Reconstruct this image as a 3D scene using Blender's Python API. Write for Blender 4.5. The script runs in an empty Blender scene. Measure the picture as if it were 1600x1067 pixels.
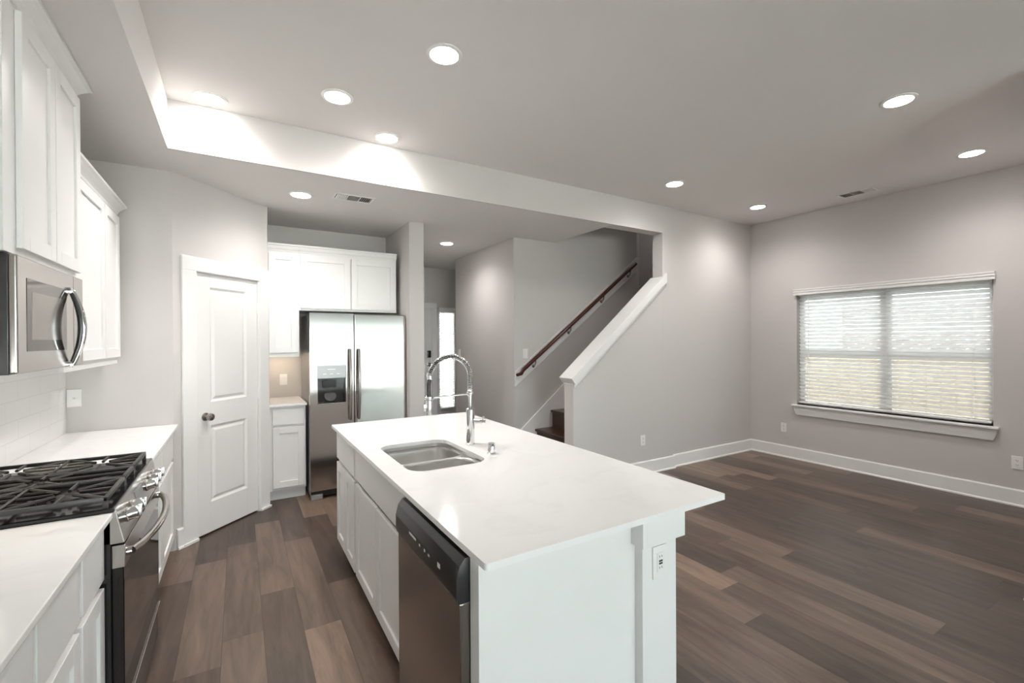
import bpy, bmesh, math, random
from mathutils import Vector, Matrix

random.seed(7)
S = bpy.context.scene
COL = S.collection

# ------------------------------------------------------------------ camera
F_PX, YAW, PITCH, ROLL = 707.68, math.radians(31.047), math.radians(-0.19), math.radians(-0.30)
CAM_H = 1.51
_F = Vector((math.sin(YAW), math.cos(YAW), 0)); _R = Vector((math.cos(YAW), -math.sin(YAW), 0)); _U = Vector((0, 0, 1))
_F, _U = math.cos(PITCH) * _F + math.sin(PITCH) * _U, -math.sin(PITCH) * _F + math.cos(PITCH) * _U
_R, _U = math.cos(ROLL) * _R + math.sin(ROLL) * _U, -math.sin(ROLL) * _R + math.cos(ROLL) * _U
cd = bpy.data.cameras.new('camera'); cam = bpy.data.objects.new('camera', cd); COL.objects.link(cam)
cd.sensor_width = 36.0; cd.lens = 36.0 * F_PX / 1600.0; cd.clip_start = 0.02; cd.clip_end = 200
cam.matrix_world = Matrix(((_R.x, _U.x, -_F.x, 0), (_R.y, _U.y, -_F.y, 0), (_R.z, _U.z, -_F.z, CAM_H), (0, 0, 0, 1)))
S.camera = cam

# ------------------------------------------------------------------ world, daylight, exposure
W = bpy.data.worlds.new('sky'); S.world = W; W.use_nodes = True
bg = W.node_tree.nodes['Background']; bg.inputs[0].default_value = (0.93, 0.98, 1.0, 1); bg.inputs[1].default_value = 10.0
S.view_settings.view_transform = 'Standard'; S.view_settings.look = 'None'
S.view_settings.gamma = 1.0; S.view_settings.use_curve_mapping = False
S.view_settings.exposure = 0.5
LENS_STRENGTH = 40.0
SPOT_POWER = 29.0

sl = bpy.data.lights.new('sun', 'SUN'); sl.energy = 560.0; sl.angle = 0.02; sl.color = (1.0, 0.945, 0.89)
so = bpy.data.objects.new('sun', sl); so.rotation_euler = Vector((-0.5, -0.62, -0.9)).to_track_quat('-Z', 'Y').to_euler(); COL.objects.link(so)


def portal(loc, rot, sx, sy):
    """guides the sampling of daylight through a window opening; gives off no light of its own"""
    l = bpy.data.lights.new('window_portal', 'AREA'); l.shape = 'RECTANGLE'; l.size = sx; l.size_y = sy; l.cycles.is_portal = True
    o = bpy.data.objects.new('window_portal', l); o.location = loc; o.rotation_euler = rot; COL.objects.link(o)


portal((0.375, -5.13, 1.04), (math.radians(90), 0, 0), 2.35, 1.92)
portal((5.275, -5.13, 1.04), (math.radians(90), 0, 0), 1.15, 1.92)
portal((6.11, 2.15, 1.37), (math.radians(90), 0, math.radians(90)), 1.72, 1.38)
portal((3.06, 7.38, 1.2), (math.radians(90), 0, math.radians(180)), 0.28, 1.7)

# ------------------------------------------------------------------ materials
MAT = {}


def nodes_of(name):
    m = bpy.data.materials.new(name); m.use_nodes = True
    nt = m.node_tree
    return m, nt, nt.nodes['Principled BSDF']


def simple(name, col, rough=0.5, metal=0.0, spec=0.5, coat=0.0, bump=0.0, bscale=60.0, var=0.0, stretch=None):
    m, nt, p = nodes_of(name)
    p.inputs['Base Color'].default_value = (*col, 1); p.inputs['Roughness'].default_value = rough
    p.inputs['Metallic'].default_value = metal; p.inputs['Specular IOR Level'].default_value = spec
    p.inputs['Coat Weight'].default_value = coat
    tc = nt.nodes.new('ShaderNodeTexCoord'); mp = nt.nodes.new('ShaderNodeMapping')
    nt.links.new(tc.outputs['Object'], mp.inputs['Vector'])
    if stretch: mp.inputs['Scale'].default_value = stretch
    nz = nt.nodes.new('ShaderNodeTexNoise'); nz.inputs['Scale'].default_value = bscale; nz.inputs['Detail'].default_value = 3
    nt.links.new(mp.outputs['Vector'], nz.inputs['Vector'])
    if bump:
        b = nt.nodes.new('ShaderNodeBump'); b.inputs['Strength'].default_value = bump; b.inputs['Distance'].default_value = 0.01
        nt.links.new(nz.outputs['Fac'], b.inputs['Height']); nt.links.new(b.outputs['Normal'], p.inputs['Normal'])
    if var:
        mx = nt.nodes.new('ShaderNodeMix'); mx.data_type = 'RGBA'; mx.blend_type = 'MIX'
        mx.inputs['A'].default_value = (*[c * (1 - var) for c in col], 1); mx.inputs['B'].default_value = (*[min(1, c * (1 + var)) for c in col], 1)
        nt.links.new(nz.outputs['Fac'], mx.inputs['Factor']); nt.links.new(mx.outputs['Result'], p.inputs['Base Color'])
    MAT[name] = m
    return m


PAINT = simple('greige_wall_paint', (0.605, 0.578, 0.563), 0.75, bump=0.03, bscale=180, var=0.01)
CEIL = simple('brightened_ceiling_paint', (0.75, 0.725, 0.71), 0.85, bump=0.05, bscale=150, var=0.01)  # lighter copy of the wall paint, makes up for weak light overhead
TRIM = simple('white_trim_paint', (0.84, 0.83, 0.82), 0.35, bump=0.01, bscale=90)
CAB = simple('white_cabinet_paint', (0.85, 0.845, 0.835), 0.38, bump=0.01, bscale=90)
DOORW = simple('white_door_paint', (0.82, 0.81, 0.80), 0.4, bump=0.02, bscale=120)
PLAST = simple('white_plastic', (0.86, 0.85, 0.83), 0.35)
SLOT = simple('dark_slot', (0.03, 0.03, 0.03), 0.6)
BLACK = simple('black_enamel', (0.012, 0.012, 0.013), 0.12, spec=0.6, bump=0.01, bscale=20)
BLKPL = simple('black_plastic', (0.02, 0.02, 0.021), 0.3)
IRON = simple('black_cast_iron', (0.016, 0.014, 0.013), 0.36, spec=0.6, bump=0.08, bscale=400)
GLASSB = simple('black_oven_glass', (0.008, 0.007, 0.007), 0.04, spec=0.45)
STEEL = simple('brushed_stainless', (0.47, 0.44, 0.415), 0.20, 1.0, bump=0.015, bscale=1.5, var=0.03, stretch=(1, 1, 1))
DSTEEL = simple('stainless_dim_reflection', (0.30, 0.272, 0.25), 0.24, 1.0, bump=0.015, bscale=1.5, var=0.03)  # steel darkened to stand in for the dishwasher's dim reflection
STEELW = simple('wavy_stainless_door', (0.52, 0.49, 0.465), 0.13, 1.0, bump=0.025, bscale=1.6, var=0.02, stretch=(0.7, 1, 1.6))
STEELS = simple('satin_sink_steel', (0.70, 0.69, 0.68), 0.32, 1.0, bump=0.01, bscale=30)
CHROME = simple('polished_chrome', (0.80, 0.80, 0.80), 0.06, 1.0)
NICKEL = simple('satin_nickel', (0.40, 0.37, 0.34), 0.25, 1.0)
RUBBER = simple('dark_grey_rubber', (0.05, 0.05, 0.052), 0.5)
GREYP = simple('grey_panel', (0.36, 0.36, 0.36), 0.35, 0.6)
MARK = simple('white_print', (0.8, 0.8, 0.8), 0.5)
DWOOD = simple('dark_stair_wood', (0.055, 0.026, 0.015), 0.28, bump=0.03, bscale=30, var=0.35, stretch=(4, 1, 8))
RAILW = simple('dark_cherry_rail_wood', (0.075, 0.024, 0.016), 0.25, bump=0.02, bscale=20, var=0.3, stretch=(1, 8, 8))
BOUNCE = simple('pale_bounce_slab', (0.62, 0.605, 0.585), 0.9, var=0.1, bscale=3)
GRASS = simple('lawn_ground', (0.17, 0.165, 0.14), 0.9, bump=0.3, bscale=30, var=0.3)
SLATM = simple('white_blind_slat', (0.88, 0.89, 0.89), 0.4)
nt_ = SLATM.node_tree; tr_ = nt_.nodes.new('ShaderNodeBsdfTranslucent'); tr_.inputs[0].default_value = (0.93, 0.96, 0.96, 1)
mx_ = nt_.nodes.new('ShaderNodeMixShader'); mx_.inputs[0].default_value = 0.58
nt_.links.new(nt_.nodes['Principled BSDF'].outputs[0], mx_.inputs[1]); nt_.links.new(tr_.outputs[0], mx_.inputs[2]); nt_.links.new(mx_.outputs[0], nt_.nodes['Material Output'].inputs[0])


def quartz():
    m, nt, p = nodes_of('white_quartz')
    p.inputs['Roughness'].default_value = 0.12; p.inputs['Specular IOR Level'].default_value = 0.5
    tc = nt.nodes.new('ShaderNodeTexCoord')
    n1 = nt.nodes.new('ShaderNodeTexNoise'); n1.inputs['Scale'].default_value = 1.6; n1.inputs['Detail'].default_value = 6; n1.inputs['Distortion'].default_value = 1.2
    nt.links.new(tc.outputs['Object'], n1.inputs['Vector'])
    r = nt.nodes.new('ShaderNodeValToRGB'); r.color_ramp.elements[0].position = 0.46; r.color_ramp.elements[1].position = 0.56
    r.color_ramp.elements[0].color = (0.93, 0.925, 0.918, 1); r.color_ramp.elements[1].color = (0.92, 0.915, 0.908, 1)
    e = r.color_ramp.elements.new(0.51); e.color = (0.90, 0.895, 0.887, 1)
    nt.links.new(n1.outputs['Fac'], r.inputs['Fac']); nt.links.new(r.outputs['Color'], p.inputs['Base Color'])
    return m


QUARTZ = quartz()


def mth(nt, op, a, b=None):
    n = nt.nodes.new('ShaderNodeMath'); n.operation = op
    for i, v in enumerate((a, b)):
        if v is None: continue
        if isinstance(v, (int, float)): n.inputs[i].default_value = v
        else: nt.links.new(v, n.inputs[i])
    return n.outputs[0]


def planks():
    m, nt, p = nodes_of('dark_oak_plank_floor')
    tc = nt.nodes.new('ShaderNodeTexCoord'); sx = nt.nodes.new('ShaderNodeSeparateXYZ')
    nt.links.new(tc.outputs['Object'], sx.inputs[0])
    WX, LY = 0.182, 1.22
    xr = mth(nt, 'DIVIDE', mth(nt, 'ADD', sx.outputs['X'], 20.03), WX); row = mth(nt, 'FLOOR', xr)
    wn = nt.nodes.new('ShaderNodeTexWhiteNoise'); wn.noise_dimensions = '1D'; nt.links.new(row, wn.inputs['W'])
    yr = mth(nt, 'ADD', mth(nt, 'DIVIDE', mth(nt, 'ADD', sx.outputs['Y'], 20.0), LY), wn.outputs['Value']); colm = mth(nt, 'FLOOR', yr)
    cb = nt.nodes.new('ShaderNodeCombineXYZ'); nt.links.new(row, cb.inputs[0]); nt.links.new(colm, cb.inputs[1])
    w2 = nt.nodes.new('ShaderNodeTexWhiteNoise'); w2.noise_dimensions = '2D'; nt.links.new(cb.outputs[0], w2.inputs['Vector'])
    # grain: noise stretched along the plank, shifted per plank
    mp = nt.nodes.new('ShaderNodeCombineXYZ')
    nt.links.new(mth(nt, 'ADD', mth(nt, 'MULTIPLY', sx.outputs['X'], 11.0), mth(nt, 'MULTIPLY', w2.outputs['Value'], 37.0)), mp.inputs[0])
    nt.links.new(mth(nt, 'ADD', mth(nt, 'MULTIPLY', sx.outputs['Y'], 1.3), mth(nt, 'MULTIPLY', w2.outputs['Value'], 91.0)), mp.inputs[1])
    g = nt.nodes.new('ShaderNodeTexNoise'); g.inputs['Scale'].default_value = 1.5; g.inputs['Detail'].default_value = 7; g.inputs['Roughness'].default_value = 0.62; g.inputs['Distortion'].default_value = 0.6
    nt.links.new(mp.outputs[0], g.inputs['Vector'])
    fac = mth(nt, 'ADD', mth(nt, 'MULTIPLY', mth(nt, 'POWER', w2.outputs['Value'], 1.7), 0.55), mth(nt, 'MULTIPLY', mth(nt, 'SUBTRACT', g.outputs['Fac'], 0.28), 0.85))
    r = nt.nodes.new('ShaderNodeValToRGB'); el = r.color_ramp.elements
    el[0].position = 0.0; el[0].color = (0.034, 0.023, 0.017, 1); el[1].position = 1.0; el[1].color = (0.38, 0.25, 0.17, 1)
    e = el.new(0.35); e.color = (0.098, 0.068, 0.051, 1)
    e = el.new(0.65); e.color = (0.19, 0.13, 0.096, 1)
    nt.links.new(fac, r.inputs['Fac'])
    # seams between planks
    fx = mth(nt, 'FRACT', xr); fy = mth(nt, 'FRACT', yr)
    ex = mth(nt, 'MINIMUM', fx, mth(nt, 'SUBTRACT', 1.0, fx)); ey = mth(nt, 'MULTIPLY', mth(nt, 'MINIMUM', fy, mth(nt, 'SUBTRACT', 1.0, fy)), LY / WX)
    edge = mth(nt, 'MINIMUM', ex, ey); seam = mth(nt, 'LESS_THAN', edge, 0.008)
    mx = nt.nodes.new('ShaderNodeMix'); mx.data_type = 'RGBA'
    nt.links.new(mth(nt, 'MULTIPLY', seam, 0.6), mx.inputs['Factor']); nt.links.new(r.outputs['Color'], mx.inputs['A']); mx.inputs['B'].default_value = (0.02, 0.015, 0.012, 1)
    nt.links.new(mx.outputs['Result'], p.inputs['Base Color'])
    p.inputs['Roughness'].default_value = 0.34; p.inputs['Specular IOR Level'].default_value = 0.42
    b = nt.nodes.new('ShaderNodeBump'); b.inputs['Strength'].default_value = 0.10; b.inputs['Distance'].default_value = 0.004
    nt.links.new(mth(nt, 'SUBTRACT', g.outputs['Fac'], seam), b.inputs['Height']); nt.links.new(b.outputs['Normal'], p.inputs['Normal'])
    return m


FLOOR = planks()


def bricky(name, c1, c2, mortar, sc, bw, rh, ms, rough, coat=0.0, rot=None):
    m, nt, p = nodes_of(name)
    tc = nt.nodes.new('ShaderNodeTexCoord'); mp = nt.nodes.new('ShaderNodeMapping'); nt.links.new(tc.outputs['Object'], mp.inputs[0])
    if rot: mp.inputs['Rotation'].default_value = rot
    b = nt.nodes.new('ShaderNodeTexBrick'); nt.links.new(mp.outputs[0], b.inputs['Vector'])
    b.inputs['Color1'].default_value = (*c1, 1); b.inputs['Color2'].default_value = (*c2, 1); b.inputs['Mortar'].default_value = (*mortar, 1)
    b.inputs['Scale'].default_value = sc; b.inputs['Brick Width'].default_value = bw; b.inputs['Row Height'].default_value = rh; b.inputs['Mortar Size'].default_value = ms
    nt.links.new(b.outputs['Color'], p.inputs['Base Color']); p.inputs['Roughness'].default_value = rough; p.inputs['Coat Weight'].default_value = coat
    return m


# wall facing +X: tile u along Y, v along Z  -> rotate object coords so that x=Y, y=Z
TILE = bricky('white_subway_tile', (0.80, 0.79, 0.775), (0.82, 0.81, 0.80), (0.72, 0.71, 0.69), 1.0, 0.30, 0.10, 0.0022, 0.10, 0.3, (math.radians(-90), math.radians(-90), 0))
BRICK = bricky('outside_brick', (0.17, 0.14, 0.14), (0.25, 0.21, 0.20), (0.55, 0.55, 0.55), 1.0, 0.21, 0.075, 0.012, 0.9, 0, (math.radians(-90), math.radians(-90), 0))


def glass_mat():
    m = bpy.data.materials.new('clear_window_glass'); m.use_nodes = True; nt = m.node_tree; nt.nodes.clear()
    o = nt.nodes.new('ShaderNodeOutputMaterial'); mx = nt.nodes.new('ShaderNodeMixShader'); t = nt.nodes.new('ShaderNodeBsdfTransparent'); g = nt.nodes.new('ShaderNodeBsdfGlossy')
    g.inputs['Roughness'].default_value = 0.02; t.inputs['Color'].default_value = (0.95, 0.98, 0.98, 1)
    fr = nt.nodes.new('ShaderNodeFresnel'); fr.inputs['IOR'].default_value = 1.35
    nt.links.new(fr.outputs[0], mx.inputs[0]); nt.links.new(t.outputs[0], mx.inputs[1]); nt.links.new(g.outputs[0], mx.inputs[2]); nt.links.new(mx.outputs[0], o.inputs[0])
    return m


GLASS = glass_mat()
DIM_SHEET = simple('translucent_dimming_sheet', (0.8, 0.8, 0.8), 0.8)
_n = DIM_SHEET.node_tree; _t = _n.nodes.new('ShaderNodeBsdfTranslucent'); _t.inputs[0].default_value = (0.95, 1.0, 1.0, 1); _m = _n.nodes.new('ShaderNodeMixShader'); _m.inputs[0].default_value = 0.8
_n.links.new(_n.nodes['Principled BSDF'].outputs[0], _m.inputs[1]); _n.links.new(_t.outputs[0], _m.inputs[2]); _n.links.new(_m.outputs[0], _n.nodes['Material Output'].inputs[0])



def emit(name, col, s):
    m, nt, p = nodes_of(name)
    p.inputs['Base Color'].default_value = (0.9, 0.9, 0.9, 1)
    p.inputs['Emission Color'].default_value = (*col, 1); p.inputs['Emission Strength'].default_value = s
    return m


LENS = emit('led_lens', (1.0, 0.97, 0.94), LENS_STRENGTH)
BARM = emit('warm_led_bar', (1.0, 0.80, 0.58), 30.0)
MWL = emit('cooktop_lamp', (1.0, 0.88, 0.70), 40.0)

# ------------------------------------------------------------------ mesh helpers


class Fr:
    """local frame: a along ua, b along ub, c along un (outward)"""
    def __init__(s, o, ua, ub, un): s.o, s.ua, s.ub, s.un = map(Vector, (o, ua, ub, un))
    def __call__(s, a, b, c=0.0): return s.o + s.ua * a + s.ub * b + s.un * c


WORLD = Fr((0, 0, 0), (1, 0, 0), (0, 1, 0), (0, 0, 1))


class B:
    def __init__(s): s.bm = bmesh.new()

    def _box(s, pts, bevel, seg=2):
        v = [s.bm.verts.new(p) for p in pts]
        fs = [s.bm.faces.new([v[i] for i in q]) for q in ((0, 3, 2, 1), (4, 5, 6, 7), (0, 1, 5, 4), (1, 2, 6, 5), (2, 3, 7, 6), (3, 0, 4, 7))]
        if bevel:
            es = list({e for f in fs for e in f.edges})
            bmesh.ops.bevel(s.bm, geom=es, offset=bevel, segments=seg, affect='EDGES', profile=0.6)
        return s

    def box(s, x0, x1, y0, y1, z0, z1, bevel=0.0, seg=2, fr=WORLD):
        return s._box([fr(x0, y0, z0), fr(x1, y0, z0), fr(x1, y1, z0), fr(x0, y1, z0), fr(x0, y0, z1), fr(x1, y0, z1), fr(x1, y1, z1), fr(x0, y1, z1)], bevel, seg)

    def hexa(s, pts, bevel=0.0): return s._box([Vector(p) for p in pts], bevel)

    def prism(s, poly, fr, c0, c1, bevel=0.0):
        """poly of (a,b) extruded along c"""
        lo = [s.bm.verts.new(fr(a, b, c0)) for a, b in poly]; hi = [s.bm.verts.new(fr(a, b, c1)) for a, b in poly]
        n = len(poly); fs = [s.bm.faces.new(lo[::-1]), s.bm.faces.new(hi)]
        for i in range(n): fs.append(s.bm.faces.new((lo[i], lo[(i + 1) % n], hi[(i + 1) % n], hi[i])))
        if bevel:
            bmesh.ops.bevel(s.bm, geom=list({e for f in fs for e in f.edges}), offset=bevel, segments=2, affect='EDGES', profile=0.6)
        return s

    def tube(s, pts, r, n=12, caps=True, closed=False):
        pts = [Vector(p) for p in pts]; m = len(pts)
        rs = r if isinstance(r, (list, tuple)) else [r] * m
        rings = []; up = None
        for i, p in enumerate(pts):
            a = pts[(i - 1) % m] if (i or closed) else p; b = pts[(i + 1) % m] if (i < m - 1 or closed) else p
            t = (b - a).normalized()
            if up is None:
                up = Vector((0, 0, 1)) if abs(t.z) < 0.9 else Vector((1, 0, 0))
            sd = t.cross(up).normalized(); up = sd.cross(t).normalized()
            rings.append([s.bm.verts.new(p + (sd * math.cos(2 * math.pi * k / n) + up * math.sin(2 * math.pi * k / n)) * rs[i]) for k in range(n)])
        for i in range(m if closed else m - 1):
            A, C = rings[i], rings[(i + 1) % m]
            for k in range(n): s.bm.faces.new((A[k], A[(k + 1) % n], C[(k + 1) % n], C[k]))
        if caps and not closed:
            s.bm.faces.new(rings[0][::-1]); s.bm.faces.new(rings[-1])
        return s

    def lathe(s, prof, o=(0, 0, 0), ax=(0, 0, 1), n=32, cap=True):
        """prof: list of (radius, height along ax)"""
        o = Vector(o); ax = Vector(ax).normalized(); u = ax.orthogonal().normalized(); w = ax.cross(u)
        rings = []
        for r, h in prof:
            rings.append([s.bm.verts.new(o + ax * h + (u * math.cos(2 * math.pi * k / n) + w * math.sin(2 * math.pi * k / n)) * max(r, 1e-5)) for k in range(n)])
        for A, C in zip(rings, rings[1:]):
            for k in range(n): s.bm.faces.new((A[k], A[(k + 1) % n], C[(k + 1) % n], C[k]))
        if cap:
            s.bm.faces.new(rings[0][::-1]); s.bm.faces.new(rings[-1])
        return s

    def loft(s, loops, cap0=False, cap1=False):
        R = [[s.bm.verts.new(p) for p in L] for L in loops]; n = len(R[0])
        for A, C in zip(R, R[1:]):
            for k in range(n): s.bm.faces.new((A[k], A[(k + 1) % n], C[(k + 1) % n], C[k]))
        if cap0: s.bm.faces.new(R[0][::-1])
        if cap1: s.bm.faces.new(R[-1])
        return s

    def build(s, name, mat, parent=None, smooth=False, loc=None):
        bmesh.ops.recalc_face_normals(s.bm, faces=s.bm.faces)
        me = bpy.data.meshes.new(name)
        if parent is None and loc is None:
            xs = [v.co for v in s.bm.verts]
            loc = Vector(((min(v.x for v in xs) + max(v.x for v in xs)) / 2, (min(v.y for v in xs) + max(v.y for v in xs)) / 2, min(v.z for v in xs)))
        elif parent is not None:
            loc = root_loc(parent)
        bmesh.ops.translate(s.bm, verts=s.bm.verts, vec=-Vector(loc))
        s.bm.to_mesh(me); s.bm.free()
        if smooth:
            for p in me.polygons: p.use_smooth = True
            me.set_sharp_from_angle(angle=math.radians(38))
        me.materials.append(mat)
        o = bpy.data.objects.new(name, me); COL.objects.link(o)
        if parent is None: o.location = loc
        else: o.parent = parent
        return o


def root_loc(o):
    while o.parent: o = o.parent
    return Vector(o.location)


def tag(o, label, cat, group=None, kind=None):
    o['label'] = label; o['category'] = cat
    if group: o['group'] = group
    if kind: o['kind'] = kind
    return o


def thing(name, label, cat, loc=(0, 0, 0), group=None, kind=None):
    o = bpy.data.objects.new(name, None); o.empty_display_size = 0.1; COL.objects.link(o); o.location = loc
    return tag(o, label, cat, group, kind)


def dup(root, loc, rot=None, label=None):
    def cp(o, par):
        c = o.copy(); COL.objects.link(c); c.parent = par
        for ch in o.children: cp(ch, c)
        return c
    r = cp(root, None); r.location = loc
    if rot is not None: r.rotation_euler = rot
    if label: r['label'] = label
    return r


def struct(name, b, mat, label, cat):
    o = b.build(name, mat) if isinstance(b, B) else b
    return tag(o, label, cat, kind='structure')


def rrect(x0, x1, y0, y1, r, n=8):
    out = []
    for cx, cy, a0 in ((x1 - r, y1 - r, 0), (x0 + r, y1 - r, 90), (x0 + r, y0 + r, 180), (x1 - r, y0 + r, 270)):
        for k in range(n + 1):
            a = math.radians(a0 + 90 * k / n); out.append((cx + r * math.cos(a), cy + r * math.sin(a)))
    return out


def slab_with_hole(name, outer, hole, z0, z1, mat, parent):
    """flat slab of the outer outline with a hole, walls inside the hole too"""
    b = B(); bm = b.bm
    for z in (z0, z1):
        vs = []
        for loop in (outer, hole):
            v = [bm.verts.new((x, y, z)) for x, y in loop]; vs.append(v)
            for i in range(len(v)): bm.edges.new((v[i], v[(i + 1) % len(v)]))
        es = [e for e in bm.edges if all(abs(q.co.z - z) < 1e-6 for q in e.verts)]
        bmesh.ops.triangle_fill(bm, edges=es, use_beauty=True, use_dissolve=False)
        if z == z0: low = vs
        else: high = vs
    for lo, hi in zip(low, high):
        n = len(lo)
        for i in range(n): bm.faces.new((lo[i], lo[(i + 1) % n], hi[(i + 1) % n], hi[i]))
    return b.build(name, mat, parent)


# ------------------------------------------------------------------ room shell
HI, LO, CT = 3.048, 2.735, 0.914
XL, XR = -0.985, 5.96          # left and right room faces
YB, YH = 3.605, 3.575          # living room rear wall face, stair wall face
YR = -5.0                      # rear of the room, behind the camera

struct('floor', B().box(-1.2, 6.15, -5.2, 7.5, -0.1, 0.0), FLOOR, 'dark brown wood plank floor running through the whole room', 'floor')
struct('ceiling_upper', B().box(-0.40, 6.1, -5.1, 3.62, HI, HI + 0.1), CEIL, 'high grey ceiling over the living area and island', 'ceiling')
b = B()
b.box(-1.1, -0.38, -5.1, YH + 0.02, LO, HI + 0.08)
b.box(-1.1, 3.42, YH + 0.02, 7.4, LO, HI + 0.08)
b.box(3.42, 3.85, 4.75, 7.4, LO, HI + 0.08)
struct('ceiling_lower', b, CEIL, 'lowered grey ceiling over the wall cabinets, refrigerator and hallway', 'ceiling')
b = B(); b.box(-0.3795, 4.35, YH, YH + 0.0195, LO, HI + 0.05); b.box(3.4205, 4.35, YH + 0.0195, YH + 0.145, LO, HI + 0.05)
struct('beam', b, PAINT, 'painted drop beam between the high ceiling and the lowered ceiling', 'beam')
struct('wall_left', B().box(XL - 0.12, XL, -5.1, 4.2, 0, HI), PAINT, 'greige wall behind the range and microwave', 'wall')
struct('wall_end', B().box(XL, -0.41, 4.06, 4.18, 0, LO), PAINT, 'greige wall at the far end of the range counter', 'wall')

# diagonal pantry wall: frame a along wall, b up, c outwards into the kitchen
q = 2 ** -0.5
DG = Fr((-0.265, 4.205, 0), (q, q, 0), (0, 0, 1), (q, -q, 0))
b = B(); b.box(-0.205, -0.035, 0, LO, -0.1, 0, fr=DG); b.box(0.585, 0.694, 0, LO, -0.1, 0, fr=DG); b.box(-0.035, 0.585, 2.05, LO, -0.1, 0, fr=DG)
b.box(-0.035, 0.585, 0, 2.05, -0.14, -0.10, fr=DG)
struct('wall_pantry', b, PAINT, 'angled greige wall holding the pantry door', 'wall')
struct('wall_pantry_side', B().box(0.10, 0.226, 4.69, 5.42, 0, LO), PAINT, 'short greige wall beside the refrigerator cabinets', 'wall')
struct('wall_kitchen', B().box(0.10, 1.50, 5.40, 5.52, 0, LO), PAINT, 'greige wall behind the refrigerator and cabinets', 'wall')
struct('wall_column', B().box(1.50, 1.655, 4.53, 7.3, 0, LO), PAINT, 'narrow greige wall end beside the refrigerator', 'wall')
struct('wall_hall', B().box(2.81, 2.93, 4.7405, 6.32, 0, LO), PAINT, 'greige hallway wall leading to the front door', 'wall')
struct('wall_stair', B().box(2.81, 4.87, 4.62, 4.74, 0, 5.2), PAINT, 'greige wall behind the handrail of the stairs', 'wall')
b = B()
b.box(1.50, 1.93, 7.25, 7.37, 0, LO); b.box(2.80, 2.915, 7.25, 7.37, 0, LO); b.box(3.20, 3.85, 7.25, 7.37, 0, LO)
b.box(1.93, 2.80, 7.25, 7.37, 2.06, LO); b.box(2.915, 3.20, 7.25, 7.37, 2.05, LO); b.box(2.915, 3.20, 7.25, 7.37, 0, 0.34)
struct('wall_entry', b, PAINT, 'greige wall around the front door at the end of the hallway', 'wall')
b = B(); b.box(3.75, 3.87, 6.2, 7.3, 0, LO); b.box(2.9305, 3.7495, 6.20, 6.32, 0, LO)
struct('wall_entry_side', b, PAINT, 'greige side wall of the entry recess', 'wall')
b = B()
b.box(4.18, 4.35, YH, 3.72, 0, LO - 0.0005); b.box(4.3505, 6.1, YB, 3.72, 0, HI)
struct('wall_back', b, PAINT, 'greige living room wall between the stairs and the window wall', 'wall')
b = B(); b.box(3.30, 3.42, YH + 0.02, 4.6195, HI + 0.081, 5.2); b.box(3.4205, 6.1, YB, 3.72, HI + 0.081, 5.2); b.box(3.30, 6.1, YB, 5.7, 5.2005, 5.3)
struct('wall_stairwell', b, PAINT, 'shaded greige walls above the stairwell', 'wall')
struct('wall_landing_left', B().box(4.75, 4.87, 4.7405, 5.7, 0, 5.2), PAINT, 'shaded greige side wall of the stair landing', 'wall')
struct('wall_landing_back', B().box(4.8705, 6.1, 5.6, 5.7, 0, 5.2), PAINT, 'shaded greige rear wall of the stair landing', 'wall')
struct('wall_landing_right', B().box(5.96, 6.1, 3.7205, 5.5995, 0, 5.2), PAINT, 'shaded greige end wall of the stair landing', 'wall')
CS = 0.8195
zc = lambda x: 1.065 + CS * (x - 2.873)
XZ = Fr((0, 0, 0), (1, 0, 0), (0, 0, 1), (0, 1, 0))
struct('wall_half', B().prism([(2.865, 0), (4.1795, 0), (4.1795, zc(4.18)), (2.865, zc(2.865))], XZ, YH, 3.72), PAINT, 'sloping greige half wall beside the stairs', 'wall')
# white cap on the half wall
th = math.atan(CS); nx, nz = -math.sin(th), math.cos(th); tk = 0.078
P0 = (2.873, 1.062); P1 = (4.18, zc(4.18) - 0.003); P1b = (4.222, zc(4.222) - 0.003)
cp = B()
top = lambda p: (p[0] + nx * tk, p[1] + nz * tk)
ex = lambda x: (x, P0[1] + nz * tk + CS * (x - P0[0] - nx * tk))
cp.prism([P0, P1, ex(4.18), top(P0)], XZ, 3.545, 3.755, 0.004)
cp.prism([(4.1805, zc(4.1805) - 0.003), P1b, ex(4.222), ex(4.1805)], XZ, 3.545, YH - 0.001)
pz = lambda x, d: P0[1] - d / math.cos(th) + CS * (x - P0[0])
cp.prism([(2.875, pz(2.875, .03)), (4.21, pz(4.21, .03)), (4.21, pz(4.21, -.004)), (2.875, pz(2.875, -.004))], XZ, YH - 0.014, YH - 0.0005, 0.003)
struct('trim_1', cp, TRIM, 'white sloping cap on top of the stair half wall', 'trim')

# right wall with window opening
WY0, WY1, WZ0, WZ1 = 1.29, 3.01, 0.69, 2.06
b = B(); b.box(XR, XR + 0.14, -5.1, WY0, 0, HI); b.box(XR, XR + 0.14, WY1, YB, 0, HI); b.box(XR, XR + 0.14, WY0, WY1, 0, WZ0); b.box(XR, XR + 0.14, WY0, WY1, WZ1, HI)
struct('wall_right', b, PAINT, 'greige wall with the large blind-covered window', 'wall')
struct('wall_right_return', B().box(3.875, XR, 0.45, 0.69, 0, HI), PAINT, 'wall end whose baseboard shows at the right edge', 'wall')
# rear wall with windows (behind the camera, seen only in reflections)
b = B()
RW = [(-0.8, 1.55), (1.75, 4.5), (4.7, 5.85)]
for x0, x1 in ((-1.1, -0.8), (1.55, 1.75), (4.5, 4.7), (5.85, 6.1)): b.box(x0, x1, YR - .12, YR, 0, HI)
for x0, x1 in RW: b.box(x0, x1, YR - .12, YR, 0, 0.08); b.box(x0, x1, YR - .12, YR, 2.0, HI)
struct('wall_rear', b, PAINT, 'greige wall with windows behind the viewer', 'wall')


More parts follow.
